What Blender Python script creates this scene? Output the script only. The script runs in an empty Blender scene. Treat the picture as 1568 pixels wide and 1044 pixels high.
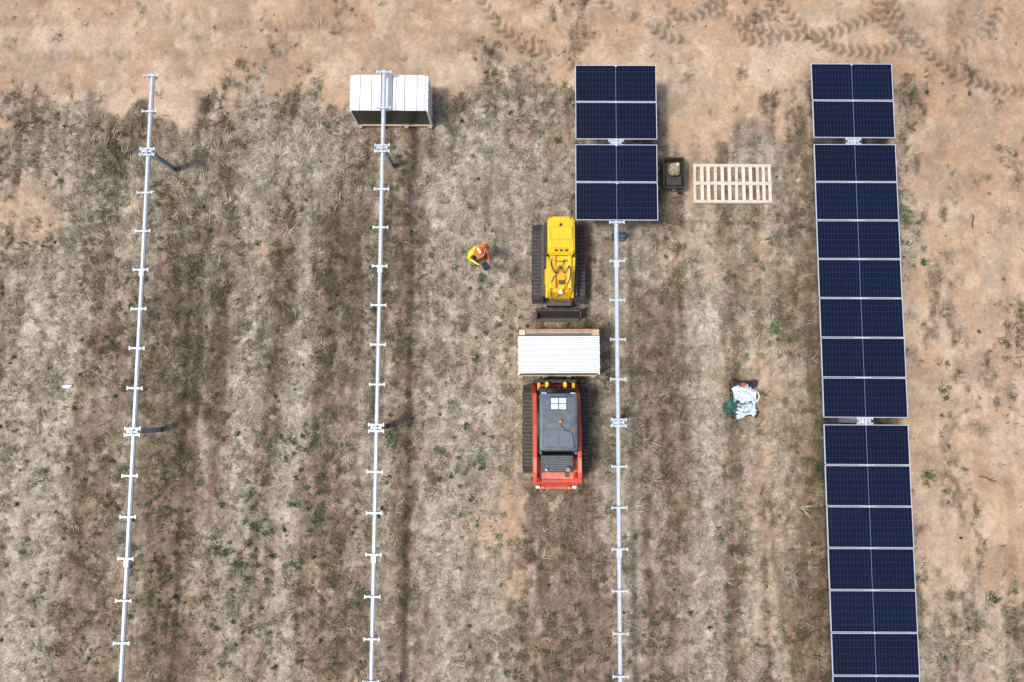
import bpy, bmesh, math, random
import numpy as np
from mathutils import Vector, Matrix, Euler
random.seed(4); rng=np.random.default_rng(11)
scene=bpy.context.scene
coll=scene.collection
# ---------------------------------------------------------------- materials
def mat(name,col,rough=.6,metal=0,noise=.0,nscale=8,col2=None,bump=0,bscale=60,spec=.5):
    m=bpy.data.materials.new(name); m.use_nodes=True
    nt=m.node_tree; b=nt.nodes['Principled BSDF']
    b.inputs['Roughness'].default_value=rough; b.inputs['Metallic'].default_value=metal
    b.inputs['Specular IOR Level'].default_value=spec
    tc=nt.nodes.new('ShaderNodeTexCoord')
    n=nt.nodes.new('ShaderNodeTexNoise'); n.inputs['Scale'].default_value=nscale; n.inputs['Detail'].default_value=6
    n.inputs['Roughness'].default_value=.65
    nt.links.new(tc.outputs['Object'],n.inputs['Vector'])
    r=nt.nodes.new('ShaderNodeValToRGB')
    c2=col2 if col2 else tuple(c*(1-noise) for c in col)
    r.color_ramp.elements[0].position=.35; r.color_ramp.elements[1].position=.62
    r.color_ramp.elements[0].color=(*c2,1); r.color_ramp.elements[1].color=(*col,1)
    nt.links.new(n.outputs['Fac'],r.inputs['Fac']); nt.links.new(r.outputs['Color'],b.inputs['Base Color'])
    if bump:
        n2=nt.nodes.new('ShaderNodeTexNoise'); n2.inputs['Scale'].default_value=bscale; n2.inputs['Detail'].default_value=4
        nt.links.new(tc.outputs['Object'],n2.inputs['Vector'])
        bp=nt.nodes.new('ShaderNodeBump'); bp.inputs['Strength'].default_value=bump; bp.inputs['Distance'].default_value=.02
        nt.links.new(n2.outputs['Fac'],bp.inputs['Height']); nt.links.new(bp.outputs['Normal'],b.inputs['Normal'])
    return m
M={}
M['galv']=mat('galvanised_steel',(.60,.67,.74),.45,.2,.2,9)
M['galvd']=mat('galvanised_dull',(.52,.55,.58),.6,.0,.25,10)
M['alu']=mat('aluminium_frame',(.60,.65,.72),.4,.2,.1,10)
M['white']=mat('white_sheet',(.80,.83,.86),.55,0,.06,5)
M['whiterib']=mat('white_rib',(.80,.83,.86),.5,0,.06,3)
M['black']=mat('black_rubber',(.022,.022,.024),.75,0,.4,20,col2=(.07,.062,.052))
M['dark']=mat('dark_steel',(.05,.05,.052),.55,.3,.4,14,col2=(.12,.10,.08))
M['yellow']=mat('yellow_paint',(.90,.56,.012),.38,0,.15,9,col2=(.78,.46,.03))
M['yellow2']=mat('amber_paint',(.80,.42,.01),.4,0,.2,9)
M['red']=mat('red_paint',(.70,.075,.035),.4,0,.2,7,col2=(.50,.10,.06))
M['redd']=mat('faded_red',(.72,.22,.15),.5,0,.2,7,col2=(.5,.12,.08))
M['grey']=mat('cab_grey',(.07,.10,.13),.5,0,.2,5,col2=(.13,.15,.165))
M['grey2']=mat('cab_light_grey',(.13,.165,.195),.5,0,.2,8)
M['glass']=mat('tinted_glass',(.03,.04,.05),.08,0,.1,3)
M['skyl']=mat('roof_window',(.68,.74,.78),.25,0,.2,16)
M['orange']=mat('beacon_orange',(.85,.30,.02),.3,0,.1,4)
M['wood']=mat('pine_board',(.58,.44,.30),.75,0,.3,6,col2=(.42,.31,.21))
M['pale']=mat('pale_board',(.70,.62,.50),.75,0,.2,7,col2=(.52,.45,.35))
M['pale2']=mat('bleached_board',(.76,.70,.60),.75,0,.2,9,col2=(.62,.55,.45))
M['card']=mat('cardboard',(.42,.28,.18),.8,0,.3,6)
M['green']=mat('crate_side_green',(.012,.035,.032),.3,0,.3,4)
M['strap']=mat('strap_dark',(.12,.13,.135),.6)
M['skin']=mat('skin',(.36,.19,.12),.6)
M['hivy']=mat('hivis_yellow',(.80,.80,.05),.7,0,.15,12)
M['hivo']=mat('hivis_orange',(.90,.20,.02),.7,0,.15,12)
M['navy']=mat('navy_cotton',(.02,.028,.06),.85,0,.3,12)
M['boot']=mat('boot_leather',(.10,.06,.035),.8)
M['helm']=mat('helmet_orange',(.85,.17,.03),.35)
M['refl']=mat('reflective_tape',(.75,.76,.74),.3)
M['blue']=mat('blue_plastic',(.05,.13,.42),.5,0,.2,9)
M['dblue']=mat('faded_blue_canvas',(.09,.13,.22),.8,0,.3,9)
M['tarpg']=mat('green_mesh',(.04,.17,.13),.6,0,.5,22,col2=(.015,.06,.05),bump=.6,bscale=40)
M['plas']=mat('white_plastic_film',(.76,.80,.82),.3,0,.3,12,col2=(.42,.55,.60),bump=.6,bscale=25)
M['sack']=mat('hessian',(.42,.33,.22),.85,0,.35,18,bump=.5,bscale=50)
M['hair']=mat('hair',(.02,.015,.01),.8)
M['bark']=mat('dead_wood',(.13,.10,.075),.9,0,.4,10)
M['earthlump']=mat('disturbed_earth',(.25,.18,.125),.95,0,.4,12)
# ---------------------------------------------------------------- builders
def empty(name,loc=(0,0,0),rotz=0):
    e=bpy.data.objects.new(name,None); coll.objects.link(e); e.location=loc; e.rotation_euler=(0,0,rotz); e.empty_display_size=.3
    return e
class P:
    def __init__(s): s.v=[];s.f=[];s.mi=[];s.mats=[];s.sm=[]
    def m(s,k):
        if k not in s.mats: s.mats.append(k)
        return s.mats.index(k)
    def add(s,bm,k,smooth=False,mx=None):
        if mx is not None: bm.transform(mx)
        o=len(s.v); bm.verts.index_update()
        s.v+= [tuple(v.co) for v in bm.verts]
        i=s.m(k)
        for f in bm.faces: s.f.append([o+v.index for v in f.verts]); s.mi.append(i); s.sm.append(smooth)
        bm.free()
    def box(s,c,d,k,bev=0,rot=None,seg=2,taper=None):
        bm=bmesh.new(); bmesh.ops.create_cube(bm,size=1)
        for v in bm.verts:
            v.co=Vector((v.co.x*d[0],v.co.y*d[1],v.co.z*d[2]))
            if taper and v.co.z>0: v.co.x*=taper[0]; v.co.y*=taper[1]
        if bev: bmesh.ops.bevel(bm,geom=bm.edges[:],offset=bev,segments=seg,affect='EDGES',profile=.5)
        mx=Matrix.Translation(c)
        if rot: mx=mx@Euler(rot).to_matrix().to_4x4()
        s.add(bm,k,bev>0 and seg>2,mx)
    def cyl(s,p0,p1,r0,k,r1=None,seg=12):
        p0=Vector(p0);p1=Vector(p1); r1=r0 if r1 is None else r1
        bm=bmesh.new(); L=(p1-p0).length
        bmesh.ops.create_cone(bm,cap_ends=True,segments=seg,radius1=r0,radius2=r1,depth=L)
        q=(p1-p0).to_track_quat('Z','Y').to_matrix().to_4x4()
        s.add(bm,k,False,Matrix.Translation((p0+p1)/2)@q)
    def sph(s,c,r,k,sc=(1,1,1),sub=3,jit=0,rot=None):
        bm=bmesh.new(); bmesh.ops.create_icosphere(bm,subdivisions=sub,radius=r)
        if jit:
            off=random.random()*100
            from mathutils import noise as mn
            for v in bm.verts: v.co*=1+jit*mn.noise(v.co*(2.2/r)+Vector((off,0,0)))+.5*jit*mn.noise(v.co*(6/r)+Vector((off,3,0)))
        mx=Matrix.Translation(c)
        if rot: mx=mx@Euler(rot).to_matrix().to_4x4()
        s.add(bm,k,jit==0,mx@Matrix.Diagonal((*sc,1)))
    def prism(s,prof,x0,x1,k,bev=0):   # profile in (y,z), extruded along x
        bm=bmesh.new(); a=[bm.verts.new((x0,y,z)) for y,z in prof]; b=[bm.verts.new((x1,y,z)) for y,z in prof]
        n=len(prof); bm.faces.new(a); bm.faces.new(b[::-1])
        for i in range(n): bm.faces.new([a[i],b[i],b[(i+1)%n],a[(i+1)%n]][::-1])
        bmesh.ops.recalc_face_normals(bm,faces=bm.faces[:])
        if bev: bmesh.ops.bevel(bm,geom=bm.edges[:],offset=bev,segments=2,affect='EDGES')
        s.add(bm,k)
    def tube(s,pts,r,k,seg=7):
        pts=[Vector(p) for p in pts]; out=[]
        for i in range(len(pts)-1):
            p0=pts[max(i-1,0)];p1=pts[i];p2=pts[i+1];p3=pts[min(i+2,len(pts)-1)]
            for t in np.linspace(0,1,6,endpoint=False):
                out.append(.5*((2*p1)+(p2-p0)*t+(2*p0-5*p1+4*p2-p3)*t*t+(3*p1-p0-3*p2+p3)*t**3))
        out.append(pts[-1])
        for a,b in zip(out[:-1],out[1:]):
            if (b-a).length>1e-4: s.cyl(a,b,r,k,seg=seg)
    def done(s,name,parent=None,loc=(0,0,0)):
        me=bpy.data.meshes.new(name); me.from_pydata(s.v,[],s.f)
        for k in s.mats: me.materials.append(M[k])
        me.polygons.foreach_set('material_index',s.mi); me.polygons.foreach_set('use_smooth',s.sm); me.update()
        o=bpy.data.objects.new(name,me); coll.objects.link(o); o.location=loc
        if parent: o.parent=parent
        return o
# ---------------------------------------------------------------- numpy noise
_tabs={}
def vnoise(x,y,seed=0):
    if seed not in _tabs: _tabs[seed]=np.random.default_rng(1000+seed).random((256,256))
    T=_tabs[seed]
    xi=np.floor(x).astype(int);yi=np.floor(y).astype(int);fx=x-xi;fy=y-yi
    fx=fx*fx*(3-2*fx);fy=fy*fy*(3-2*fy)
    a=T[xi&255,yi&255];b=T[(xi+1)&255,yi&255];c=T[xi&255,(yi+1)&255];d=T[(xi+1)&255,(yi+1)&255]
    return (a*(1-fx)+b*fx)*(1-fy)+(c*(1-fx)+d*fx)*fy
def fbm(x,y,seed=0,o=4,g=.5):
    t=0;a=1;n=0
    for i in range(o):
        t=t+a*vnoise(x*2**i+17.3*i,y*2**i+9.1*i,seed*7+i);n+=a;a*=g
    return t/n
def ss(a,b,x):
    t=np.clip((x-a)/(b-a),0,1);return t*t*(3-2*t)
def blob(X,Y,cx,cy,rx,ry,a): return a*np.exp(-((X-cx)/rx)**2-((Y-cy)/ry)**2)
SAND=[(-14.8,5.6,1.6,1.0,.75),(-7.4,4.4,.5,.35,.6),(5.8,8.6,1.3,1.4,.8),(5.6,6.1,.9,1.6,.65),(0,-3.7,1.4,1.6,.6),(.3,-6.5,1.0,1.6,.25),
 (7.0,-2.2,.5,2.4,.55),(7.2,4.3,.4,1.2,.5),(-3.5,10.3,2.2,1.0,.35),(4.9,4.3,1.0,.8,.35),(7.3,.8,.6,1.0,.5),(14.5,-2.5,1.6,2.5,.2),
 (-10.5,9.9,1.4,.8,.5),(-14,9.2,2.5,.9,.2),(5.2,2,.4,2.2,.35),(-.8,4.6,1.2,2.,-.3),(.8,8.5,2.0,1.5,-.45),(-2.2,-3,.4,4,.15),(-6.5,9.6,1.6,.9,.35),(7.2,-6,.4,2.5,.3),
 (13.,-7,3.,2.,-.35),(11.6,4.6,.8,2.,-.35),(12.5,8.5,2.5,2.5,.3),(14.3,3.8,1.5,3,.15)]
STRAW=[(-6.3,7.2,1.3,1.0,.8),(-11.6,5.6,.7,1.4,.7),(-10.3,6.9,1.4,1.0,.3),(3.9,4.0,.9,.9,.5),(-14.6,1.0,.8,2.5,.25),
 (5.2,1.6,.5,1.6,.5),(-1.2,-1.0,1.1,2.0,.4),(.6,7.4,1.1,1.6,.5),(12.1,5.0,.9,1.6,.6),(-2.3,5.0,.4,3,.3),(-.6,-6.0,.9,2.5,.25),(13.5,-6.5,2.,2.,.5),(-.9,7.8,.8,1.5,.45),(7.4,7.5,.7,1,.6)]
DARK=[(-12.2,7.3,1.5,1.0,.8),(-15,8.6,1.6,1.6,.7),(-9.2,2.2,2.6,3.4,.5),(-1.2,2.8,1.7,1.6,.2),(-4.2,3,.8,4,.4),
 (2,5.8,.8,2,.35),(-1.8,8.6,1.6,1.4,.4),(8.2,5,.5,2,.35),(-5.5,5,1.2,2.5,.35),(-3,8.6,1.2,1.2,.3),(-6.5,2.5,2.,2.5,.25)]
PX=[-60,-15.2,-14.7,-13.3,-12.6,-12.3,-11.5,-10.9,-10.4,-9.9,-9.5,-8.7,-8.2,-7.8,-7.4,-7.0,-6.6,-6.3,-5.9,-5.3,-4.8,-4.2,-3.6,-3.2,-2.9,-2.4,-1.7,-.8,-.1,.9,1.6,2.0,2.6,3.0,3.5,3.9,4.4,4.9,5.3,5.6,5.9,6.2,6.4,6.8,7.0,7.35,7.6,8.0,8.6,9.0,9.6,11,12,12.5,13.4,14.6,60]
PV=[0,0,.3,1.1,.0,-.4,-.1,.1,-.35,-.8,-.3,-.2,.1,.9,.2,-.2,.3,.9,.1,-.55,-.45,.0,.2,-.8,-.1,.35,.6,.25,.2,-.1,-.35,-.5,-.1,.15,.4,-.25,-.6,-.35,.6,1.3,1.,-.3,-.2,.55,.65,-.35,.4,-.1,-.5,-.7,-.2,0,.35,-.3,.25,-.2,0]  # straw and soil strip tones across X; left tubes' shadow lines painted in dark
ARCS=[(6.4,13.2,1.9,3.3,6.1),(7.6,12.2,1.2,2.2,5.6),(13.2,12.6,1.8,3.1,6.2),(12.4,12.3,1.2,2.6,6.0),(10.8,13.6,2.9,3.5,5.9),(8.8,15.4,4.2,3.9,5.6),(4.6,14.2,2.6,3.6,5.6),(15.5,13.5,4.0,3.0,4.8),(3.2,15,5,3.6,4.9),(5.2,12.6,1.5,3.2,5.9)]
LINES=[(12.9,-9,13.6,12.5),(14.1,-9,14.9,12.5),(10.2,10.9,17,10.2),(-18,11.6,4,11.2),(-17,10.4,2,10.7),(-1.0,-11,-1.2,1.5),(.35,-11,.3,-2.5),(5.6,-11,5.5,9),(7.3,-11,7.1,8.5),(-7.4,-11,-7.2,9),(-6.1,-11,-6.0,8),(-13.4,-11,-13.2,8),(-14.8,-11,-14.5,7),(-.9,1.5,-.7,9),(12.0,8.,14.5,14)]
def tracks(X,Y):
    T=np.zeros_like(X)
    wob=.12*(fbm(X*.8,Y*.8,33,3)-.5); brk0=ss(.28,.46,fbm(X*.9,Y*.9,35,3))
    for cx,cy,R,a0,a1 in ARCS:
        dx=X-cx;dy=Y-cy;r=np.hypot(dx,dy)+wob*2;a=np.mod(np.arctan2(dy,dx),2*math.pi)
        w=ss(a0-.1,a0+.2,a)*(1-ss(a1-.2,a1+.1,a))
        e=np.exp(-((r-R)/.20)**4)
        lug=ss(-.5,.5,np.sin(a*R*2*math.pi/.27+np.abs(r-R)*16))
        T=np.maximum(T,w*e*(.2+.8*lug)*brk0)
    L=np.zeros_like(X)
    for x0,y0,x1,y1 in LINES:
        d=np.array([x1-x0,y1-y0]);n=np.linalg.norm(d);d/=n
        t=(X-x0)*d[0]+(Y-y0)*d[1];q=-(X-x0)*d[1]+(Y-y0)*d[0]+.25*(vnoise(t*.25,t*0+x0,5)-.5)
        w=ss(0,1,t)*(1-ss(n-1,n,t)); e=np.exp(-(q/.17)**4)
        lug=.5+.5*np.sin(t*2*math.pi/.24+np.abs(q)*14)
        brk=ss(.38,.58,fbm(X*.5,Y*.5,31,3))
        L=np.maximum(L,w*e*(.4+.6*lug)*brk)
    return T,L
def fields(X,Y):
    wx=X+.9*(fbm(X*.7,Y*.7,1)-.5);wy=Y+.9*(fbm(X*.7,Y*.7,2)-.5)
    n1=ss(.25,.75,fbm(wx*.4,wy*.4,3,5)); n2=ss(.22,.78,fbm(wx*1.5,wy*1.1,4,5,.6)); n3=ss(.25,.75,fbm(X*5,Y*4,14,3,.7))
    st=ss(.27,.73,fbm(wx*1.9,wy*.16,5,4,.65)); st2=ss(.25,.75,fbm(X*4.5+n1*.8,Y*.26,6,3,.6))
    pr=np.interp(X+.40*(fbm(X*.5,Y*.3,41,4)-.5)+.012*Y*(X-3)*.1,PX,PV)*(.55+.45*(1-ss(0,7,Y)))*(.5+1.0*fbm(X*.8,Y*.6,42,3))
    s=1.08*ss(8.4,10.5,wy+1.6*(n1-.5)+1.0*(n2-.5))+ .70*ss(10.3,12.6,wx+1.6*(n1-.5)+1.2*(n2-.5))
    for b in SAND: s=s+blob(wx,wy,*b)
    s=s*(.64+.62*n2)+.24*(n2-.5)+.18*(st-.5)+.24*(n3-.5)+.16*(st2-.5)
    s=ss(.14,.84,s)
    t=.25*np.ones_like(X)
    for b in STRAW: t=t+blob(wx,wy,*b)
    t=np.clip(t*(.6+.8*n2)+.66*pr+.18*(n2-.5)+.25*(st-.5)+.45*(st2-.5)+.25*(n3-.5),0,1)
    d=.0*np.ones_like(X)
    for b in DARK: d=d+blob(wx,wy,*b)
    d=np.clip(d*(.6+.8*n2)-.60*pr+.28*(.5-st)+.42*(.5-st2)+.25*(n1-.5)+.25*(.5-n3)+.15*(.5-n2),0,1)
    return s,t,d,n1,n2,n3
def C(*c): return np.array(c)[None,:]
# ---------------------------------------------------------------- ground
def axis(a,b,step,far):
    mid=np.arange(a,b+1e-6,step); g=step*1.25**np.arange(1,60); g=np.cumsum(g); g=g[g<far]
    return np.concatenate([(a-g)[::-1],mid,b+g])
ax=axis(-17.5,17.5,.05,700); ay=axis(-10.5,14.5,.05,700)
GX,GY=np.meshgrid(ax,ay); sh=GX.shape; X=GX.ravel();Y=GY.ravel()
s,t,d,n1,n2,n3=fields(X,Y); TR,LN=tracks(X,Y)
fade=np.exp(-np.maximum(0,np.maximum(np.abs(X)-20,np.abs(Y-2)-16))/12)
fine=fbm(X*5,Y*5,8,3); fine2=fbm(X*11,Y*11,9,2)
Z=-.04+fade*(.03*(n1-.5)+.03*(fine-.5)+.028*(fine2-.5)-.05*TR*(.3+s)-.02*LN)
sandc=C(.42,.285,.190)*(1-n1[:,None])+C(.51,.385,.275)*n1[:,None]
om=ss(.42,.68,fbm(X*.9,Y*.9,12,4))[:,None]; sandc=sandc*(1-om*.6)+C(.45,.28,.165)*om*.6
gm=ss(.46,.66,fbm(X*1.8,Y*1.1,13,5,.6))[:,None]; sandc=sandc*(1-gm*.5)+C(.33,.265,.20)*gm*.5
br=ss(.46,.68,fbm(X*.8+3,Y*1.1,17,5,.6))[:,None]; sandc=sandc*(1-br*.42)+C(.24,.165,.11)*br*.42
pl=ss(.52,.72,fbm(X*2.2+5,Y*1.9,18,5,.65))[:,None]; sandc=sandc*(1-pl*.35)+C(.62,.50,.37)*pl*.35
soil=C(.225,.168,.116)*(1-t[:,None])+C(.405,.355,.278)*t[:,None]
soil=soil*(1-.44*d[:,None])
col=soil*(1-s[:,None])+sandc*s[:,None]
q_=(1-.6*s)[:,None]
col=col*(1+.60*q_*(fine[:,None]-.5))*(1+.28*q_*(n3[:,None]-.5))*(1-.46*TR[:,None])*(1-.22*LN[:,None])
V=np.stack([X,Y,Z],1)
ny,nx=sh; idx=np.arange(nx*ny).reshape(sh)
F=np.stack([idx[:-1,:-1],idx[:-1,1:],idx[1:,1:],idx[1:,:-1]],-1).reshape(-1,4)
def npmesh(name,V,F,col,material,smooth=True,alpha=None):
    me=bpy.data.meshes.new(name); k=F.shape[1]
    me.vertices.add(len(V)); me.vertices.foreach_set('co',V.astype(np.float32).ravel())
    me.loops.add(F.size); me.loops.foreach_set('vertex_index',F.astype(np.int32).ravel())
    me.polygons.add(len(F)); me.polygons.foreach_set('loop_start',np.arange(0,F.size,k,dtype=np.int32))
    me.polygons.foreach_set('loop_total',np.full(len(F),k,dtype=np.int32))
    me.polygons.foreach_set('use_smooth',np.full(len(F),smooth))
    me.update(calc_edges=True)
    a=me.color_attributes.new('Col','FLOAT_COLOR','POINT')
    al=np.ones((len(col),1)) if alpha is None else alpha[:,None]
    a.data.foreach_set('color',np.concatenate([col,al],1).astype(np.float32).ravel())
    me.materials.append(material)
    o=bpy.data.objects.new(name,me); coll.objects.link(o); return o
gm_=bpy.data.materials.new('dry_earth'); gm_.use_nodes=True; nt=gm_.node_tree; B=nt.nodes['Principled BSDF']
B.inputs['Roughness'].default_value=.95; B.inputs['Specular IOR Level'].default_value=.15
va=nt.nodes.new('ShaderNodeVertexColor'); va.layer_name='Col'; tc=nt.nodes.new('ShaderNodeTexCoord')
def noi(sc,det,ro=.6):
    n=nt.nodes.new('ShaderNodeTexNoise'); n.inputs['Scale'].default_value=sc;n.inputs['Detail'].default_value=det;n.inputs['Roughness'].default_value=ro
    nt.links.new(tc.outputs['Object'],n.inputs['Vector']);return n
def mul(a,nf,lo,hi,p0,p1):
    r=nt.nodes.new('ShaderNodeMapRange'); r.inputs['From Min'].default_value=p0;r.inputs['From Max'].default_value=p1;r.inputs['To Min'].default_value=lo;r.inputs['To Max'].default_value=hi
    nt.links.new(nf,r.inputs['Value'])
    m=nt.nodes.new('ShaderNodeVectorMath');m.operation='SCALE';nt.links.new(a,m.inputs[0]);nt.links.new(r.outputs['Result'],m.inputs['Scale']);return m.outputs[0]
na=noi(12,7,.75); nb=noi(50,3,.7)
o1=mul(va.outputs['Color'],na.outputs['Fac'],.56,1.44,.33,.67); o2=mul(o1,nb.outputs['Fac'],.7,1.28,.3,.7)
o3=mul(va.outputs['Color'],na.outputs['Fac'],.80,1.18,.33,.67)
mxg=nt.nodes.new('ShaderNodeMix'); mxg.data_type='RGBA'; nt.links.new(va.outputs['Alpha'],mxg.inputs['Factor']); nt.links.new(o2,mxg.inputs['A']); nt.links.new(o3,mxg.inputs['B'])
nt.links.new(mxg.outputs['Result'],B.inputs['Base Color'])
bp=nt.nodes.new('ShaderNodeBump'); bp.inputs['Strength'].default_value=.7; bp.inputs['Distance'].default_value=.03
nt.links.new(na.outputs['Fac'],bp.inputs['Height']); nt.links.new(bp.outputs['Normal'],B.inputs['Normal'])
npmesh('ground',V,F,col,gm_,alpha=s)
# ---------------------------------------------------------------- grass
gr=bpy.data.materials.new('grass_blades'); gr.use_nodes=True; g=gr.node_tree; gb=g.nodes['Principled BSDF']
gb.inputs['Roughness'].default_value=.85; gb.inputs['Specular IOR Level'].default_value=.2
gv=g.nodes.new('ShaderNodeVertexColor'); gv.layer_name='Col'
gn=g.nodes.new('ShaderNodeTexNoise'); gn.inputs['Scale'].default_value=9; gn.inputs['Detail'].default_value=1
gx=g.nodes.new('ShaderNodeMapRange'); gx.inputs['To Min'].default_value=.7; gx.inputs['To Max'].default_value=1.3; g.links.new(gn.outputs['Fac'],gx.inputs['Value'])
gs=g.nodes.new('ShaderNodeVectorMath'); gs.operation='SCALE'; g.links.new(gv.outputs['Color'],gs.inputs[0]); g.links.new(gx.outputs['Result'],gs.inputs['Scale']); g.links.new(gs.outputs[0],gb.inputs['Base Color'])
KEEP=[(-4.8,8.1,-2.4,9.35),(5.3,5.8,7.8,7.2),(.35,-2.4,2.3,.5),(.5,2.3,2.15,5.2),(6.2,-.55,7.05,.65),(4.4,6.1,5.0,7.1)]
def inkeep(x,y):
    k=np.zeros(len(x),bool)
    for a,b,c,e in KEEP: k|=(x>a)&(x<c)&(y>b)&(y<e)
    return k
def blades(name,cx,cy,nb,length,width,colr,lift=(.1,.9),spread=.05,cvar=.25,fan=None):
    N=len(cx); i=np.repeat(np.arange(N),nb); n=len(i)
    bx=cx[i]+rng.normal(0,1,n)*spread[i]; by=cy[i]+rng.normal(0,1,n)*spread[i]
    a=rng.random(n)*2*math.pi
    if fan is not None: a=(rng.random(N)*2*math.pi)[i]+(a-math.pi)*fan[i]
    el=rng.uniform(lift[0],lift[1],n)
    L=length[i]*rng.uniform(.5,1.2,n); w=width[i]*rng.uniform(.6,1.3,n)
    dx=np.cos(a)*np.cos(el);dy=np.sin(a)*np.cos(el);dz=np.sin(el)
    px=-np.sin(a);py=np.cos(a); z0=-.045
    v=np.empty((n,3,3))
    v[:,0]=np.stack([bx-px*w/2,by-py*w/2,np.full(n,z0)],1)
    v[:,1]=np.stack([bx+px*w/2,by+py*w/2,np.full(n,z0)],1)
    v[:,2]=np.stack([bx+dx*L,by+dy*L,z0+.02+dz*L],1)
    c=colr[i]*(1+cvar*rng.uniform(-1,1,(n,1)))
    c=np.repeat(c,3,0)
    return npmesh(name,v.reshape(-1,3),np.arange(n*3).reshape(-1,3),c,gr,False)
N=130000
cx=rng.uniform(-17,17,N);cy=rng.uniform(-9.5,13.8,N)
s,t,d,n1,n2,n3=fields(cx,cy)
cl=ss(.33,.67,fbm(cx*3.6,cy*2.4,21,4,.65))
prob=np.clip(1-1.05*s,.015,1)*(.10+1.1*cl)*(.6+.8*d)*(.8+.3*t)
k=(rng.random(N)<prob*.60)&~inkeep(cx,cy)
cx,cy,s,t,d,n1,n2,n3,cl=[q[k] for q in (cx,cy,s,t,d,n1,n2,n3,cl)]
hue=ss(.25,.75,fbm(cx*3.4,cy*2.4,27,4,.65))
tone=t+.45*(hue-.5)+.2*(rng.random(len(cx))-.5)
strawc=C(.49,.43,.32); greyc=C(.36,.333,.262); darkc=C(.130,.109,.070); olive=C(.138,.145,.075); brown=C(.25,.175,.105)
gnz=fbm(cx*.8,cy*.8,25,4)
cc=darkc*np.ones((len(cx),1))
m1=ss(.10,.66,tone)[:,None]; cc=cc*(1-m1)+greyc*m1
m2=(rng.random(len(cx))<.08+.45*np.clip(tone,0,1))[:,None]*.8; cc=cc*(1-m2)+strawc*m2
m3=(rng.random(len(cx))<.10+ss(.38,.6,gnz)*.5)[:,None]*.75; cc=cc*(1-m3)+olive*m3
m4=(rng.random(len(cx))<.16)[:,None]*.7; cc=cc*(1-m4)+brown*m4
cc=cc*(1-.33*d[:,None])
big=(rng.random(len(cx))<.12+.14*d)
ln=np.where(big,.25,.12)*(.6+.7*cl)
blades('dry_grass',cx,cy,9,ln,np.full(len(cx),.019),cc,spread=np.where(big,.05,.035),fan=np.where(rng.random(len(cx))<.5,.35,1.0))
# long straw tussocks
N=9000; tx=rng.uniform(-16.5,16.5,N); ty=rng.uniform(-9.2,12,N); q=fields(tx,ty)
k=(rng.random(N)<(1-.9*q[0])*(.05+.35*q[1]**2+blob(tx,ty,-10.8,6.8,2.3,1.6,1.)+blob(tx,ty,-6.3,7,1.6,1.3,.7)+blob(tx,ty,3.8,4.2,1.,1.2,.6)))&~inkeep(tx,ty); tx=tx[k];ty=ty[k]
tc_=C(.43,.365,.26)*(1+.35*rng.uniform(-1,1,(len(tx),1)))
blades('straw_tussocks',tx,ty,16,rng.uniform(.2,.42,len(tx)),np.full(len(tx),.015),tc_,lift=(.05,.8),spread=np.full(len(tx),.06),fan=np.where(rng.random(len(tx))<.7,.3,1.0),cvar=.35)
# green weeds
wl=[(-7.0,-1.45),(-5.8,-.8),(-5.45,-3.3),(-8.2,-4.3),(-.9,-1.8),(-2,-1.6),(7.7,2.1),(-4.1,-5.4),(-.25,-4.1),(6.2,-4),(-11.2,-2.2),(-13.6,-2.2),(2.9,-3.1),(11.7,5.5),(9.0,-1.9),(-6.6,-1.2),(8.2,1.9),(-7.6,-2.8),(-7.3,-3.6),(-3.6,-1.0),(.4,-1.9),(13.8,-5.6),(-9.8,.9),(12.2,-2.2),(3.0,9.3)]
wx=[];wy=[];wr=[]
for a,b in wl:
    for j in range(3): wx.append(a+rng.normal(0,.12));wy.append(b+rng.normal(0,.12));wr.append(rng.uniform(.07,.15))
for i in range(480):
    a,b=rng.uniform(-16,16),rng.uniform(-9,10.5)
    if fields(np.array([a]),np.array([b]))[0][0]<.6 or rng.random()<.2: wx.append(a);wy.append(b);wr.append(rng.uniform(.02,.08))
for cxx,cyy,nn,sg in ((-6.3,-1.5,36,1.1),(-1.0,-2.0,16,.8),(11.6,5.0,24,.7),(-.9,3.3,20,1.0),(12.3,-2,12,1.0),(8,2.5,10,.5),(-7.5,-4,20,.9),(2,8.8,10,.8),(-11,-3,14,1.5),(-4.6,-4,14,1.5)):
    for i in range(nn): wx.append(cxx+rng.normal(0,sg*.6));wy.append(cyy+rng.normal(0,sg));wr.append(rng.uniform(.03,.10))
wx=np.array(wx);wy=np.array(wy);wr=np.array(wr);k=~inkeep(wx,wy);wx,wy,wr=wx[k],wy[k],wr[k]
wc=C(.085,.135,.055)*(1+.45*rng.uniform(-1,1,(len(wx),1)))
blades('green_weeds',wx,wy,40,wr*1.0+.03,np.full(len(wx),.024),wc,lift=(.1,1.2),spread=wr*.6,cvar=.4)
# stones / clods
N=6000; sx=rng.uniform(-17,17,N); sy=rng.uniform(-10,14,N); kk=~inkeep(sx,sy); sx=sx[kk];sy=sy[kk];N=len(sx)
oc=np.array([[1,0,0],[-1,0,0],[0,1,0],[0,-1,0],[0,0,1],[0,0,-1]],float); of=np.array([[0,2,4],[2,1,4],[1,3,4],[3,0,4],[2,0,5],[1,2,5],[3,1,5],[0,3,5]])
rr=.012+.035*rng.random(N)**4
v=oc[None]*rr[:,None,None]*rng.uniform(.6,1.3,(N,6,1)); v[...,2]*=.7; v+=np.stack([sx,sy,np.full(N,-.035)],1)[:,None]
fc=of[None]+6*np.arange(N)[:,None,None]
npmesh('loose_stones',v.reshape(-1,3),fc.reshape(-1,3),np.repeat(C(.36,.27,.19)*rng.uniform(.3,1.3,(N,1)),6,0),gr,False)
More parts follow.
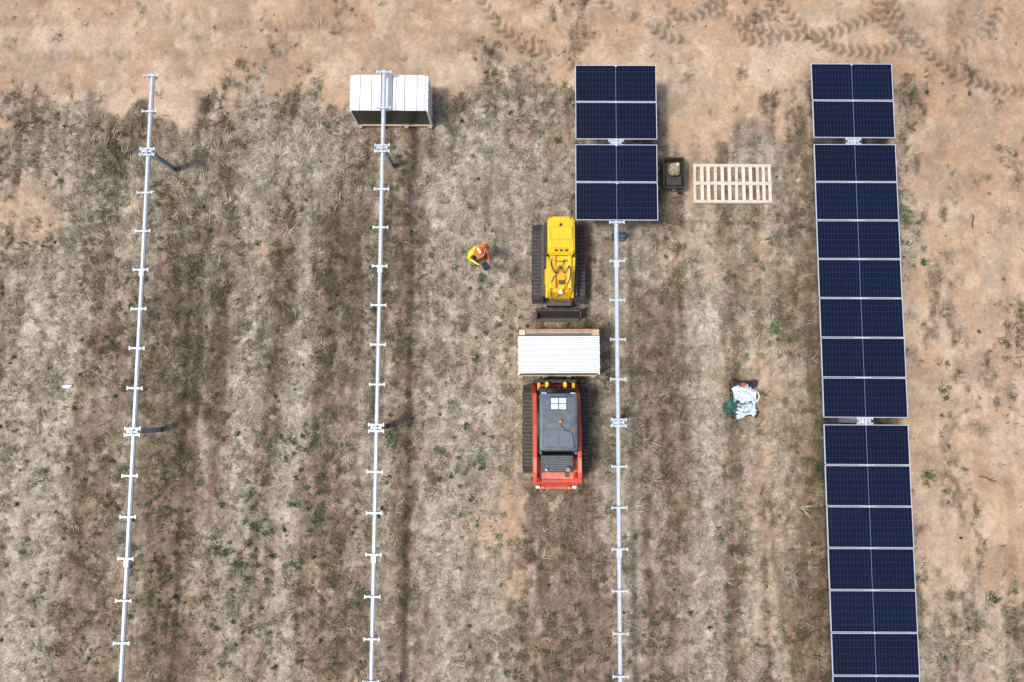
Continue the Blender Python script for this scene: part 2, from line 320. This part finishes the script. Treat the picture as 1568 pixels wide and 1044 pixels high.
# ---------------------------------------------------------------- solar modules
pm=bpy.data.materials.new('solar_cells'); pm.use_nodes=True; nt=pm.node_tree; b=nt.nodes['Principled BSDF']
tc=nt.nodes.new('ShaderNodeTexCoord'); sx_=nt.nodes.new('ShaderNodeSeparateXYZ'); nt.links.new(tc.outputs['Object'],sx_.inputs[0])
def mth(op,a,bv=None):
    m=nt.nodes.new('ShaderNodeMath');m.operation=op
    if isinstance(a,(int,float)): m.inputs[0].default_value=a
    else: nt.links.new(a,m.inputs[0])
    if bv is not None:
        if isinstance(bv,(int,float)): m.inputs[1].default_value=bv
        else: nt.links.new(bv,m.inputs[1])
    return m.outputs[0]
def line(co,pitch,w):
    f=mth('PINGPONG',co,pitch/2); return mth('LESS_THAN',f,w/2)
lx=line(sx_.outputs['X'],.0925,.005); ly=line(sx_.outputs['Y'],.172,.005)
cen=mth('LESS_THAN',mth('ABSOLUTE',sx_.outputs['X']),.007)
bus=line(sx_.outputs['Y'],.0172,.0012)
g1=mth('MULTIPLY',mth('MAXIMUM',lx,ly),.18); g2=mth('MULTIPLY',bus,.05); g3=mth('MULTIPLY',cen,.75)
fac=mth('MAXIMUM',mth('MAXIMUM',g1,g2),g3)
nz=nt.nodes.new('ShaderNodeTexNoise'); nz.inputs['Scale'].default_value=1.4; nt.links.new(tc.outputs['Object'],nz.inputs['Vector'])
oi=nt.nodes.new('ShaderNodeObjectInfo')
r0=nt.nodes.new('ShaderNodeMix'); r0.data_type='RGBA'; r0.inputs['A'].default_value=(.0028,.0045,.016,1); r0.inputs['B'].default_value=(.0045,.009,.033,1)
nt.links.new(mth('ADD',mth('MULTIPLY',nz.outputs['Fac'],.5),mth('MULTIPLY',oi.outputs['Random'],.5)),r0.inputs['Factor'])
mx=nt.nodes.new('ShaderNodeMix'); mx.data_type='RGBA'; mx.inputs['B'].default_value=(.19,.24,.38,1); nt.links.new(r0.outputs['Result'],mx.inputs['A']); nt.links.new(fac,mx.inputs['Factor'])
nt.links.new(mx.outputs['Result'],b.inputs['Base Color']); b.inputs['Roughness'].default_value=.12; b.inputs['Specular IOR Level'].default_value=.3
M['cells']=pm
ML,MW=2.27,1.062
pp=P()
pp.box((0,0,.0),(ML-.03,MW-.03,.028),'cells')
for sx in(-1,1): pp.box((sx*(ML/2-.009),0,0),(.018,MW,.04),'alu')
for sy in(-1,1): pp.box((0,sy*(MW/2-.008),0),(ML-.036,.016,.0396),'alu')
pp.box((0,.2,-.03),(.1,.06,.02),'black')
mo=pp.done('module_template'); modmesh=mo.data; modmesh.name='solar_module'; bpy.data.objects.remove(mo)
ZT=1.42; PITCH=1.082; SEG=7*PITCH+.17
def module(parent,x,y):
    o=bpy.data.objects.new('solar_module',modmesh); coll.objects.link(o); o.parent=parent; o.location=(x+rng.uniform(-.004,.004),y,ZT+.125); o.rotation_euler=(0,rng.uniform(-.004,.004),rng.uniform(-.001,.001))
def row(name,x,ytop,ypost,has):
    e=empty(name,(x,0,0))
    tb=P(); ybot=-26
    rT=.060; prof=[(rT*math.cos(a),rT*math.sin(a)) for a in [math.pi/8+i*math.pi/4 for i in range(8)]]
    bm=bmesh.new(); A=[bm.verts.new((p,ytop,ZT+q)) for p,q in prof];Bv=[bm.verts.new((p,ybot,ZT+q)) for p,q in prof]
    bm.faces.new(A);bm.faces.new(Bv[::-1])
    for i in range(8): bm.faces.new([A[i],A[(i+1)%8],Bv[(i+1)%8],Bv[i]])
    bmesh.ops.recalc_face_normals(bm,faces=bm.faces[:]); tb.add(bm,'galv')
    for yy in (ypost-3.4,ypost-11.2,ypost-18.8): tb.box((0,yy,ZT),(.145,.22,.145),'galv',.02)
    tb.done('torque_tube',e)
    cl=P()
    ys=[]; posts=[ypost-i*SEG for i in range(5)]
    yy=ypost+.085
    for i in range(3): ys.append(yy+i*PITCH-(.04 if i==2 else 0))
    for p in posts[:4]:
        for i in range(8): ys.append(p-.085-i*PITCH)
    for y in ys:
        if abs(y-ytop)<.02: y-=.03
        w=.40
        jx=rng.uniform(-.006,.006); jr=rng.uniform(-.02,.02)
        cl.box((jx,y,ZT+.085),(w,.045,.028),'galv',rot=(0,0,jr))
        for sx in(-1,1):
            cl.box((jx+sx*w/2,y+sx*jr*.2,ZT+.088),(.028,.10,.034),'galv')
            cl.box((jx+sx*.085,y,ZT-.005),(.02,.07,.17),'galvd')
            cl.cyl((jx+sx*.12,y,ZT+.10),(jx+sx*.12,y,ZT+.125),.012,'galvd',seg=6)
        if has(y): cl.box((jx,y,ZT+.152),(.06,.045,.012),'alu')
    cl.done('module_clamps',e)
    po=P()
    for p in posts:
        po.box((0,p,.62),(.012,.15,1.34),'galvd')
        for sy in(-1,1): po.box((.035,p+sy*.07,.62),(.075,.012,1.34),'galvd')
        po.box((0,p,1.27),(.20,.16,.05),'galv')
        for sy in(-1,1):
            po.cyl((0,p+sy*.03-.02,ZT),(0,p+sy*.03+.02,ZT),.105,'galv',seg=16)
        po.box((0,p,ZT+.11),(.28,.045,.03),'galv'); po.box((0,p,ZT+.13),(.07,.13,.03),'galvd')
        for sx in(-1,1):
            po.box((sx*.13,p,ZT+.02),(.045,.12,.14),'galv',rot=(0,0,sx*.35)); po.cyl((sx*.15,p-.09,ZT+.09),(sx*.15,p+.09,ZT+.09),.012,'galvd',seg=6)
        po.cyl((.16,p-.05,ZT-.02),(.02,p-.06,.75),.016,'galvd',seg=8)
        po.sph((0,p,-.03),.2,'earthlump',sc=(1,1,.25),sub=2,jit=.3)
    po.done('posts_and_bearings',e)
    return e,posts
e,ps=row('solar_tracker_frame',-10.2,9.16,6.87,lambda y:False)
e,ps=row('solar_tracker_frame',-3.65,9.30,7.0,lambda y:False)
e,ps=row('solar_tracker_row',2.87,9.42,7.17,lambda y:y>4.9)
for i in range(2): module(e,0,ps[0]+.085+PITCH*(i+.5)); module(e,0,ps[0]-.05-PITCH*(i+.5))
e,ps=row('solar_tracker_row',9.5,9.50,7.24,lambda y:True)
for i in range(2): module(e,0,ps[0]+.085+PITCH*(i+.5))
for p in ps[:3]:
    for i in range(7): module(e,0,p-.085-PITCH*(i+.5))
# ---------------------------------------------------------------- crates of modules
def crate(loc,cover,rotz=0):
    e=empty('solar_panel_crate',loc,rotz)
    b=P()
    for y in(-.5,-.17,.17,.5): b.box((0,y,.115),(2.3,.12,.022),'wood')
    for x in(-1.05,-.35,.35,1.05): b.box((x,0,.055),(.12,1.20,.09),'wood')
    b.done('pallet',e)
    s=P(); n=22; w=1.03/n
    for i in range(n):
        y=-.515+w*(i+.5); h=1.0+rng.uniform(-.005,.005)
        s.box((rng.uniform(-.008,.008),y,.13+h/2),(2.24,w-.010,h),'whiterib')
    s.box((0,0,.61),(2.225,1.025,.97),'strap')
    s.box((0,-.519,.63),(2.14,.008,.86),'green')
    s.done('module_stack',e)
    c=P()
    for x in(-1.1,1.1): c.box((x,-.53,.62),(.04,.03,.98),'whiterib')
    if cover:
        c.box((-.62,0,1.142),(.80,1.05,.012),'white'); c.box((.13,0,1.143),(.62,1.05,.014),'white'); c.box((.74,0,1.142),(.56,1.05,.012),'white')
        for x in(-.83,-.23,.45,.80,-.5,.2): c.box((x,0,1.153),(.014,1.06,.004),'grey2')
        for x in(-.19,.1): c.box((x,0,1.156),(.02,1.07,.006),'strap')
    else:
        c.box((0,.60,.64),(2.2,.025,1.06),'wood'); c.box((0,.665,1.08),(2.16,.09,.14),'card',rot=(.1,0,0))
        c.box((0,.55,1.15),(2.26,.05,.03),'strap')
        c.box((-1.02,.61,1.19),(.16,.14,.02),'pale'); c.box((1.0,.60,1.19),(.2,.16,.02),'wood')
    c.done('packing',e)
    return e
crate((-3.56,8.77,0),True)
crate((1.29,1.27,.13),False,.008)
# ---------------------------------------------------------------- track helper
def trackpart(cx,y0,y1,h,w,name,parent):
    p=P(); r=h/2; n=8
    loop=[]
    for i in range(n+1):
        a=-math.pi/2+math.pi*i/n; loop.append((y1-r+r*math.cos(a),r+r*math.sin(a)))
    for i in range(n+1):
        a=math.pi/2+math.pi*i/n; loop.append((y0+r+r*math.cos(a),r+r*math.sin(a)))
    p.prism(loop,cx-w/2,cx+w/2,'black')
    L=[Vector((0,*q)) for q in loop]; L.append(L[0]); acc=0; nxt=0
    for a,b in zip(L[:-1],L[1:]):
        sl=(b-a).length; dr=(b-a).normalized()
        while nxt<acc+sl:
            q=a+dr*(nxt-acc); ang=math.atan2(dr.z,dr.y)
            p.box((cx,q.y,q.z),(w*1.03,.035,.05),'dark',rot=(ang,0,0)); nxt+=.105
        acc+=sl
    for i in range(5):
        y=y0+r+(y1-y0-2*r)*i/4
        for sx in(-1,1): p.cyl((cx+sx*w/2,y,r*.8),(cx+sx*(w/2+.02),y,r*.8),r*.5,'dark',seg=14)
    return p.done(name,parent)
# ---------------------------------------------------------------- yellow loader (faces -Y)
E=empty('compact_track_loader',(1.33,3.98,-.02))
trackpart(-.60,-1.15,1.15,.62,.30,'left_track',E); trackpart(.60,-1.15,1.15,.62,.30,'right_track',E)
p=P()
p.box((0,0,.48),(.92,2.0,.5),'dark',.03)
p.box((0,.15,.85),(.84,1.75,.35),'yellow2',.04)
for sx in(-1,1):
    p.box((sx*.45,.0,.80),(.14,2.05,.05),'dark',.015)
    p.box((sx*.40,.35,1.15),(.07,1.25,.5),'black',.02)
p.done('chassis',E)
p=P()
p.prism([(1.12,.8),(1.12,1.42),(1.02,1.60),(.15,1.68),(.02,1.55),(.02,.8)],-.37,.37,'yellow',.045)
p.box((0,.95,1.6),(.5,.25,.05),'yellow',.02)
p.box((0,.60,1.672),(.60,.36,.012),'yellow2',.004); p.box((0,.60,1.68),(.56,.32,.012),'yellow',.004)
p.cyl((-.02,.84,1.62),(-.02,.84,1.69),.035,'black')
p.box((0,1.13,1.15),(.5,.04,.3),'dark',.01)
for i in range(3):
    p.box((-.14+.14*i,.21,1.664),(.085,.05,.014),'black'); p.box((-.14+.14*i,.12,1.664),(.085,.05,.014),'black')
p.done('engine_hood',E)
p=P()
p.prism([(.0,.8),(.0,1.50),(-.45,1.50),(-.95,1.25),(-1.1,.8)],-.33,.33,'yellow',.03)
p.box((-.22,-.45,1.5),(.16,.9,.08),'yellow2',.02,rot=(.1,0,0)); p.box((.24,-.45,1.5),(.10,.9,.10),'yellow',.02,rot=(.1,0,0))
p.box((.02,-.5,1.46),(.22,.35,.10),'yellow2',.02); p.box((.02,-.72,1.44),(.16,.12,.10),'dark',.02); p.cyl((0,-.98,1.3),(0,-.98,1.36),.06,'white'); p.cyl((.2,-.92,1.3),(.2,-.92,1.38),.04,'orange')
p.tube([(-.2,0,1.52),(-.28,-.25,1.62),(-.15,-.5,1.60),(-.05,-.3,1.62),(.08,-.5,1.64),(.22,-.3,1.6),(.25,-.6,1.58),(.1,-.9,1.45),(-.1,-1.1,1.1)],.014,'black')
p.tube([(.1,-.1,1.52),(.0,-.35,1.66),(-.22,-.65,1.55),(-.28,-.9,1.4),(-.2,-1.15,1.0)],.012,'black')
p.tube([(-.3,-.1,1.50),(-.02,-.18,1.62),(.25,-.12,1.55)],.012,'black')
for sx in(-1,1):
    p.box((sx*.36,-.55,1.2),(.07,1.2,.13),'yellow',.02,rot=(.55,0,0)); p.cyl((sx*.36,-.2,1.2),(sx*.36,-.95,.75),.035,'galvd')
p.done('lift_arms_and_hoses',E)
p=P()
p.box((0,-1.22,.5),(.7,.12,.45),'dark',.02); p.box((0,-1.45,.32),(1.28,.06,.55),'dark',.01,rot=(-.3,0,0)); p.box((0,-1.56,.05),(1.28,.22,.03),'dark',.005)
p.cyl((-.6,-1.40,.62),(.6,-1.40,.62),.025,'dark')
for sx in(-1,1): p.box((sx*.63,-1.45,.3),(.025,.3,.5),'dark')
p.done('blade',E)
# ---------------------------------------------------------------- red loader (faces +Y)
R=empty('compact_track_loader',(1.22,-.85,-.02))
trackpart(-.72,-1.18,1.28,.68,.36,'left_track',R); trackpart(.76,-1.18,1.28,.68,.36,'right_track',R)
p=P()
p.box((0,-.02,.55),(1.12,2.4,.6),'dark',.03)
p.prism([(-1.42,.55),(-1.46,1.0),(-1.32,1.22),(-.70,1.30),(-.58,.55)],-.62,.62,'red',.05)
p.prism([(-1.42,.5),(-1.58,.62),(-1.58,.9),(-1.48,1.0),(-1.3,.6)],-.50,.50,'redd',.03)
p.box((0,-1.15,1.265),(.9,.22,.03),'redd',.01,rot=(-.1,0,0))
p.box((-.1,-1.27,1.25),(.5,.05,.02),'dark'); p.box((.28,-1.14,1.29),(.12,.12,.04),'dark',.01)
for sx in(-1,1):
    p.box((sx*.5,-1.50,1.02),(.12,.08,.10),'white',.02); p.box((sx*.36,-1.51,1.02),(.08,.06,.09),'orange',.02)
for i in range(7): p.box((-.27+.09*i,-1.595,.77),(.045,.02,.2),'black')
p.done('engine_body',R)
p=P()
p.box((0,-.82,1.42),(.88,.46,.26),'dark',.03)
for i in range(9): p.box((0,-1.0+.047*i,1.56),(.70,.018,.02),'grey2')
p.cyl((.28,-.97,1.5),(.28,-.97,1.68),.07,'grey',seg=16); p.cyl((.28,-.97,1.68),(.28,-.97,1.70),.05,'sack',seg=16)
p.cyl((-.3,-.98,1.5),(-.3,-.98,1.66),.035,'galvd')
p.done('engine_grille',R)
p=P()
for sx in(-1,1):
    for y in(-.5,.95): p.box((sx*.46,y,1.45),(.06,.07,1.15),'grey',.01)
    p.box((sx*.47,.22,1.4),(.012,1.4,.9),'glass')
p.box((0,.97,1.45),(.86,.012,1.0),'glass')
p.box((0,.2,.95),(.9,1.5,.12),'grey',.02)
p.done('cab_frame',R)
p=P()
p.box((0,.30,2.0),(1.00,1.50,.10),'grey',.045,seg=3)
p.box((0,.30,2.055),(.86,1.34,.03),'grey',.012)
p.box((0,-.12,2.075),(.74,.42,.02),'grey2',.008)
for x in(-.28,0,.28): p.box((x,-.12,2.088),(.02,.36,.012),'grey')
p.box((0,.22,2.078),(.62,.12,.02),'grey2',.008)
p.box((0,.78,2.072),(.44,.34,.02),'black',.01)
for a in(-1,1):
    for b_ in(-1,1): p.box((a*.105,.78+b_*.078,2.082),(.19,.14,.012),'skyl',.004)
p.cyl((.04,.32,2.09),(.04,.32,2.13),.05,'dark'); p.cyl((.04,.32,2.13),(.04,.32,2.20),.045,'orange',r1=.035)
p.tube([(.04,.3,2.09),(.15,.1,2.10),(.35,0,2.09),(.42,-.4,2.07)],.008,'black')
for sx in(-1,1): p.box((sx*.38,1.04,1.98),(.14,.06,.08),'white',.015)
p.done('cab_roof',R)
p=P()
for sx in(-1,1):
    p.prism([(-1.38,1.15),(-1.34,1.55),(-1.16,1.62),(.2,1.50),(1.05,1.20),(1.30,.60),(1.38,.25),(1.22,.22),(1.10,.58),(.92,1.02),(.15,1.30),(-1.06,1.40),(-1.16,1.10)],sx*.60-.055,sx*.60+.055,'red',.015)
    p.prism([(-1.40,.9),(-1.36,1.45),(-1.2,1.5),(-1.0,1.1),(-1.0,.8)],sx*.52-.03,sx*.52+.03,'red',.01)
    p.cyl((sx*.60,-1.0,1.0),(sx*.60,.1,1.28),.05,'dark'); p.cyl((sx*.60,.1,1.28),(sx*.60,.5,1.3),.03,'galv')
    p.cyl((sx*.66,-1.24,1.5),(sx*.70,-1.24,1.5),.05,'black')
    p.box((sx*.60,-.85,1.605),(.09,.4,.015),'redd')
p.cyl((-.6,1.15,.75),(.6,1.15,.75),.06,'dark'); p.cyl((-.6,1.28,.4),(.6,1.28,.4),.05,'red')
p.done('lift_arms',R)
p=P()
p.box((0,1.38,.55),(1.15,.05,.55),'dark',.01); p.box((0,1.42,.82),(1.2,.06,.08),'black',.01); p.box((0,1.42,.3),(1.2,.06,.08),'black',.01)
for sx in(-1,1):
    p.box((sx*.36,1.44,.55),(.12,.05,.8),'black',.01); p.box((sx*.36,2.05,.12),(.12,1.25,.035),'black',.005)
    p.box((sx*.25,1.30,.98),(.10,.16,.14),'yellow',.02); p.cyl((sx*.25,1.0,.7),(sx*.25,1.34,.92),.04,'galv'); p.box((sx*.48,1.25,1.05),(.08,.2,.06),'yellow2',.01)
p.tube([(-.15,1.0,1.1),(-.3,1.15,1.3),(-.1,1.35,1.1)],.015,'black'); p.tube([(.1,1.0,1.1),(.05,1.2,1.35),(.15,1.36,1.05)],.015,'black')
p.cyl((-.5,1.18,1.12),(.5,1.18,1.12),.03,'black')
p.done('fork_carriage',R)
# ---------------------------------------------------------------- wooden pallet frame
E=empty('wooden_pallet',(6.55,6.49,-.01),.0)
p=P()
for y in(-.55,0,.55): p.box((0,y,.05),(2.32,.09,.09),'pale')
xs=[-1.12,-.90,-.71,-.50,-.29,-.08,.13,.34,.55,.76,.94,1.12]
for i,x in enumerate(xs): p.box((x,rng.uniform(-.008,.008),.106),((.09,.10)[(i in(1,2,4,5,7,8))],1.18,.02),'pale2' if i%3 else 'pale',rot=(0,0,rng.uniform(-.012,.012)))
for y,w_ in((-.55,.08),(0,.10),(.55,.08)): p.box((0,y,.126),(2.34,w_,.018),'pale')
p.done('boards',E)
# ---------------------------------------------------------------- utility cart with sack
E=empty('utility_cart',(4.68,6.62,-.02))
p=P()
p.box((0,0,.42),(.56,.80,.04),'dark',.01)
for sx in(-1,1):
    p.box((sx*.28,0,.58),(.03,.84,.30),'dark',.008,rot=(0,sx*.15,0))
    for sy in(-1,1): p.cyl((sx*.26,sy*.30,.17),(sx*.33,sy*.30,.17),.17,'black',seg=18); p.cyl((sx*.33,sy*.30,.17),(sx*.335,sy*.30,.17),.08,'galvd')
for sy in(-1,1): p.box((0,sy*.42,.58),(.56,.03,.30),'dark',.008,rot=(-sy*.15,0,0)); p.cyl((-.26,sy*.3,.17),(.26,sy*.3,.17),.02,'dark')
p.cyl((0,-.44,.5),(0,-.62,.95),.018,'galvd'); p.cyl((-.15,-.62,.95),(.15,-.62,.95),.02,'black')
p.box((.0,-.25,.62),(.46,.26,.16),'black',.03)
p.done('tub_and_wheels',E)
p=P(); p.sph((.02,.12,.62),.18,'sack',sc=(.95,1.0,.75),jit=.3); p.sph((-.03,.0,.70),.09,'sack',jit=.3); p.sph((.1,.24,.7),.06,'pale',jit=.3); p.done('sack',E)
# ---------------------------------------------------------------- rubbish bulk bag
E=empty('rubbish_bag',(6.62,.06,0))
p=P()
p.box((.05,.02,.14),(.62,.98,.34),'black',.10,rot=(0,0,.08),seg=3,taper=(1.1,1.05))
for x,y in((-.25,.47),(.36,.46),(.38,-.40),(-.24,-.44)): p.sph((x,y,.27),.10,'black',sc=(1,1,.8),jit=.5)
p.tube([(-.3,.3,.3),(-.34,.1,.5),(-.3,-.1,.3)],.018,'black'); p.tube([(.38,.3,.3),(.44,.1,.45),(.38,-.1,.3)],.018,'refl')
p.done('bulk_bag',E)
p=P()
for x,y,z,r,k,sc in [(-.02,.22,.35,.19,'plas',(1.1,.7,.6)),(.20,.20,.37,.15,'plas',(.8,1.3,.6)),(-.19,.07,.33,.11,'plas',(.9,1.0,.6)),(.05,.03,.38,.18,'plas',(1.2,.7,.6)),(.26,-.05,.35,.15,'plas',(.7,1.5,.6)),(.02,-.17,.34,.15,'plas',(1.2,.8,.6)),(-.22,-.12,.26,.15,'tarpg',(.9,1.4,.6)),(-.36,-.26,.08,.12,'tarpg',(1.0,1.2,.7)),
  (.0,-.38,.32,.16,'plas',(1.5,.6,.7)),(.22,-.28,.34,.13,'plas',(1.0,1.,.6)),(-.04,-.22,.38,.07,'tarpg',(1.6,.6,.5)),(-.15,.37,.33,.07,'blue',(1.0,.6,.6)),(.06,.43,.34,.06,'red',(1.3,.7,.6)),(.24,.42,.33,.09,'navy',(1,.9,.5)),(-.2,.26,.34,.09,'refl',(1,1,.5))]:
    p.sph((x,y,z),r,k,sc=sc,sub=4,jit=.75,rot=(rng.uniform(-.3,.3),rng.uniform(-.3,.3),rng.uniform(-.6,.6)))
p.tube([(-.42,-.30,.15),(-.15,-.2,.46),(.1,-.05,.48),(.3,-.2,.42),(.1,-.35,.42),(-.2,-.3,.36)],.012,'tarpg')
p.tube([(-.3,.1,.35),(-.15,-.1,.45),(.15,-.1,.47),(.3,.1,.42)],.010,'black')
p.done('plastic_waste',E)
# ---------------------------------------------------------------- tool bag under the panels
E=empty('tool_bag',(3.15,4.88,-.02)); p=P(); p.box((0,0,.17),(.42,.26,.30),'dblue',.05,seg=3,taper=(.9,.6)); p.tube([(-.12,0,.3),(-.08,0,.42),(.08,0,.42),(.12,0,.3)],.014,'black'); p.box((0,-.12,.15),(.3,.05,.16),'grey2',.02); p.done('bag',E)
def stick(loc,L,az,mk='bark'):
    e=empty('dead_stick',loc,az); p=P(); p.tube([(-L/2,0,.0),(-L*.1,.03,.015),(L*.25,-.02,.01),(L/2,.03,.0)],.015,mk); p.tube([(L*.1,0,.01),(L*.25,.06,.02),(L*.3,.1,.01)],.007,mk); p.done('wood',e)
stick((13.75,5.4,0),.42,1.5); stick((13.75,-2.2,0),.5,-.3); stick((-15.0,4.6,0),.4,1.1)
e=empty('brush_pile',(15.15,1.9,-.03)); p=P()
for i in range(30):
    a=rng.uniform(0,3.14); c=(rng.normal(0,.12),rng.normal(0,.35)); l=rng.uniform(.08,.2)
    p.tube([(c[0]-l*math.cos(a),c[1]-l*math.sin(a),.02),(c[0],c[1],.05+rng.uniform(0,.05)),(c[0]+l*math.cos(a),c[1]+l*math.sin(a),.03)],.007,'bark',seg=5)
p.done('branches',e)
e=empty('plastic_scrap',(-13.0,.36,0)); p=P(); p.sph((0,0,.02),.1,'white',sc=(1.4,.5,.3),jit=.4); p.done('scrap',e)
e=empty('plastic_scrap',(-10.8,6.2,0)); p=P(); p.sph((0,0,.02),.04,'white',sc=(1.4,.7,.4),jit=.4); p.done('scrap',e)
# ---------------------------------------------------------------- worker
def worker(loc,rotz):
    e=empty('construction_worker',loc,rotz)
    J=[];E_=[];Rr=[]
    def v(co,r,par=None):
        J.append(co);Rr.append(r)
        if par is not None:E_.append((par,len(J)-1))
        return len(J)-1
    pel=v((0,0,.94),(.15,.11)); sp=v((0,.03,1.12),(.14,.105),pel); ch=v((0,.06,1.30),(.175,.13),sp); nb=v((0,.10,1.45),(.08,.075),ch); nk=v((0,.15,1.52),(.055,.055),nb)
    h1=v((0,.19,1.60),(.075,.085),nk); h2=v((0,.22,1.68),(.08,.095),h1); h3=v((0,.225,1.74),(.06,.07),h2)
    for sx in(-1,1):
        hp=v((sx*.10,0,.87),(.095,.095),pel); kn=v((sx*.14,.05,.50),(.065,.068),hp); an=v((sx*.16,-.01 if sx<0 else .06,.11),(.045,.05),kn); v((sx*.18,.15 if sx<0 else .22,.05),(.045,.035),an)
        sh=v((sx*.21,.08,1.40),(.075,.075),ch); el=v((sx*.31,.12,1.13),(.052,.052),sh); wr=v((sx*.18,.37,1.08),(.03,.026),el); pa=v((sx*.13,.45,1.08),(.038,.018),wr)
        for k,(ox,l) in enumerate([(-.028,.07),(-.010,.08),(.009,.076),(.027,.06)]):
            a=v((sx*.13+ox-sx*.01,.485,1.078),(.010,.010),pa); b_=v((sx*.13+ox-sx*.02,.485+l*.5,1.068),(.009,.009),a); v((sx*.13+ox-sx*.035,.485+l*.75,1.045),(.008,.008),b_)
        th=v((sx*.13-sx*.04,.42,1.085),(.011,.011),pa); v((sx*.13-sx*.065,.455,1.095),(.010,.010),th)
    me=bpy.data.meshes.new('w'); me.from_pydata(J,E_,[]); o=bpy.data.objects.new('w',me); coll.objects.link(o)
    sk=o.modifiers.new('s','SKIN')
    for i,r in enumerate(Rr): me.skin_vertices[0].data[i].radius=r
    me.skin_vertices[0].data[0].use_root=True
    sb=o.modifiers.new('b','SUBSURF'); sb.levels=2; sb.render_levels=2
    dg=bpy.context.evaluated_depsgraph_get(); m2=bpy.data.meshes.new_from_object(o.evaluated_get(dg)); m2.name='body'
    bpy.data.objects.remove(o)
    ks=['navy','hivy','hivo','skin','boot','refl']
    m2.materials.clear()
    for k in ks: m2.materials.append(M[k])
    for f in m2.polygons:
        x,y,z=f.center; f.use_smooth=True
        if z<.15: i=4
        elif z<.97 and y<.3: i=0
        elif y>.41 and z<1.3: i=3
        elif z>1.50: i=3
        elif abs(x)>.24 or y>.26: i=1 if x>0 else 2
        elif z>1.38: i=1 if x>-.1 else 2
        elif 1.12<z<1.17 or .10<abs(x)<.14: i=5
        else: i=1
        f.material_index=i
    b=bpy.data.objects.new('body',m2); coll.objects.link(b); b.parent=e
    p=P()
    p.sph((0,.315,1.655),.016,'skin',sc=(.8,1.2,1.3),sub=2)
    for sx in(-1,1): p.sph((sx*.085,.21,1.66),.025,'skin',sc=(.4,.8,1.2),sub=2); p.sph((sx*.032,.300,1.675),.010,'hair',sub=2)
    p.box((0,.302,1.618),(.04,.008,.008),'red'); p.sph((0,.18,1.665),.092,'hair',sc=(.95,.85,.9))
    p.done('head_details',e)
    p=P()
    bm=bmesh.new(); bmesh.ops.create_uvsphere(bm,u_segments=24,v_segments=14,radius=.135)
    bmesh.ops.delete(bm,geom=[v_ for v_ in bm.verts if v_.co.z<-.02],context='VERTS')
    p.add(bm,'helm',True,Matrix.Translation((0,.215,1.70))@Euler((-.2,0,0)).to_matrix().to_4x4()@Matrix.Diagonal((.92,1.08,.95,1)))
    p.cyl((0,.23,1.692),(0,.23,1.704),.155,'helm',seg=28); p.box((0,.215,1.83),(.06,.17,.018),'refl',.005); p.box((0,.33,1.70),(.14,.12,.012),'helm',.004)
    p.done('hard_hat',e)
    p=P(); p.box((0,.53,1.05),(.20,.26,.02),'navy',.006,rot=(.3,0,0)); p.box((.0,.53,1.063),(.17,.22,.006),'glass',rot=(.3,0,0)); p.box((.2,.05,.92),(.08,.14,.16),'red',.02); p.box((-.18,-.06,.93),(.07,.12,.12),'boot',.02); p.done('tablet_and_pouch',e)
worker((-1.02,4.24,-.03),math.radians(-150))
# ---------------------------------------------------------------- light and camera
dr=Vector((.44,.16,-1)).normalized()
L=bpy.data.lights.new('sun','SUN'); L.energy=2.75; L.angle=math.radians(7); L.color=(1,.965,.92)
lo=bpy.data.objects.new('sun',L); coll.objects.link(lo); lo.rotation_euler=dr.to_track_quat('-Z','Y').to_euler(); lo.location=(-8,-4,25)
w=bpy.data.worlds.new('World'); scene.world=w; w.use_nodes=True; nt=w.node_tree
sk=nt.nodes.new('ShaderNodeTexSky'); sk.sky_type='NISHITA'; sk.sun_disc=False; sk.sun_elevation=math.asin(-dr.z); sk.sun_rotation=math.atan2(-dr.x,-dr.y); sk.dust_density=4
nt.links.new(sk.outputs[0],nt.nodes['Background'].inputs[0]); nt.nodes['Background'].inputs[1].default_value=.15
cam=bpy.data.cameras.new('camera'); co=bpy.data.objects.new('camera',cam); coll.objects.link(co)
cam.lens=24; cam.sensor_width=36; cam.clip_end=3000; co.location=(0,0,20); co.rotation_euler=(math.radians(5),0,math.radians(.25))
scene.camera=co
scene.view_settings.view_transform='Standard'; scene.view_settings.look='None'; scene.view_settings.exposure=0
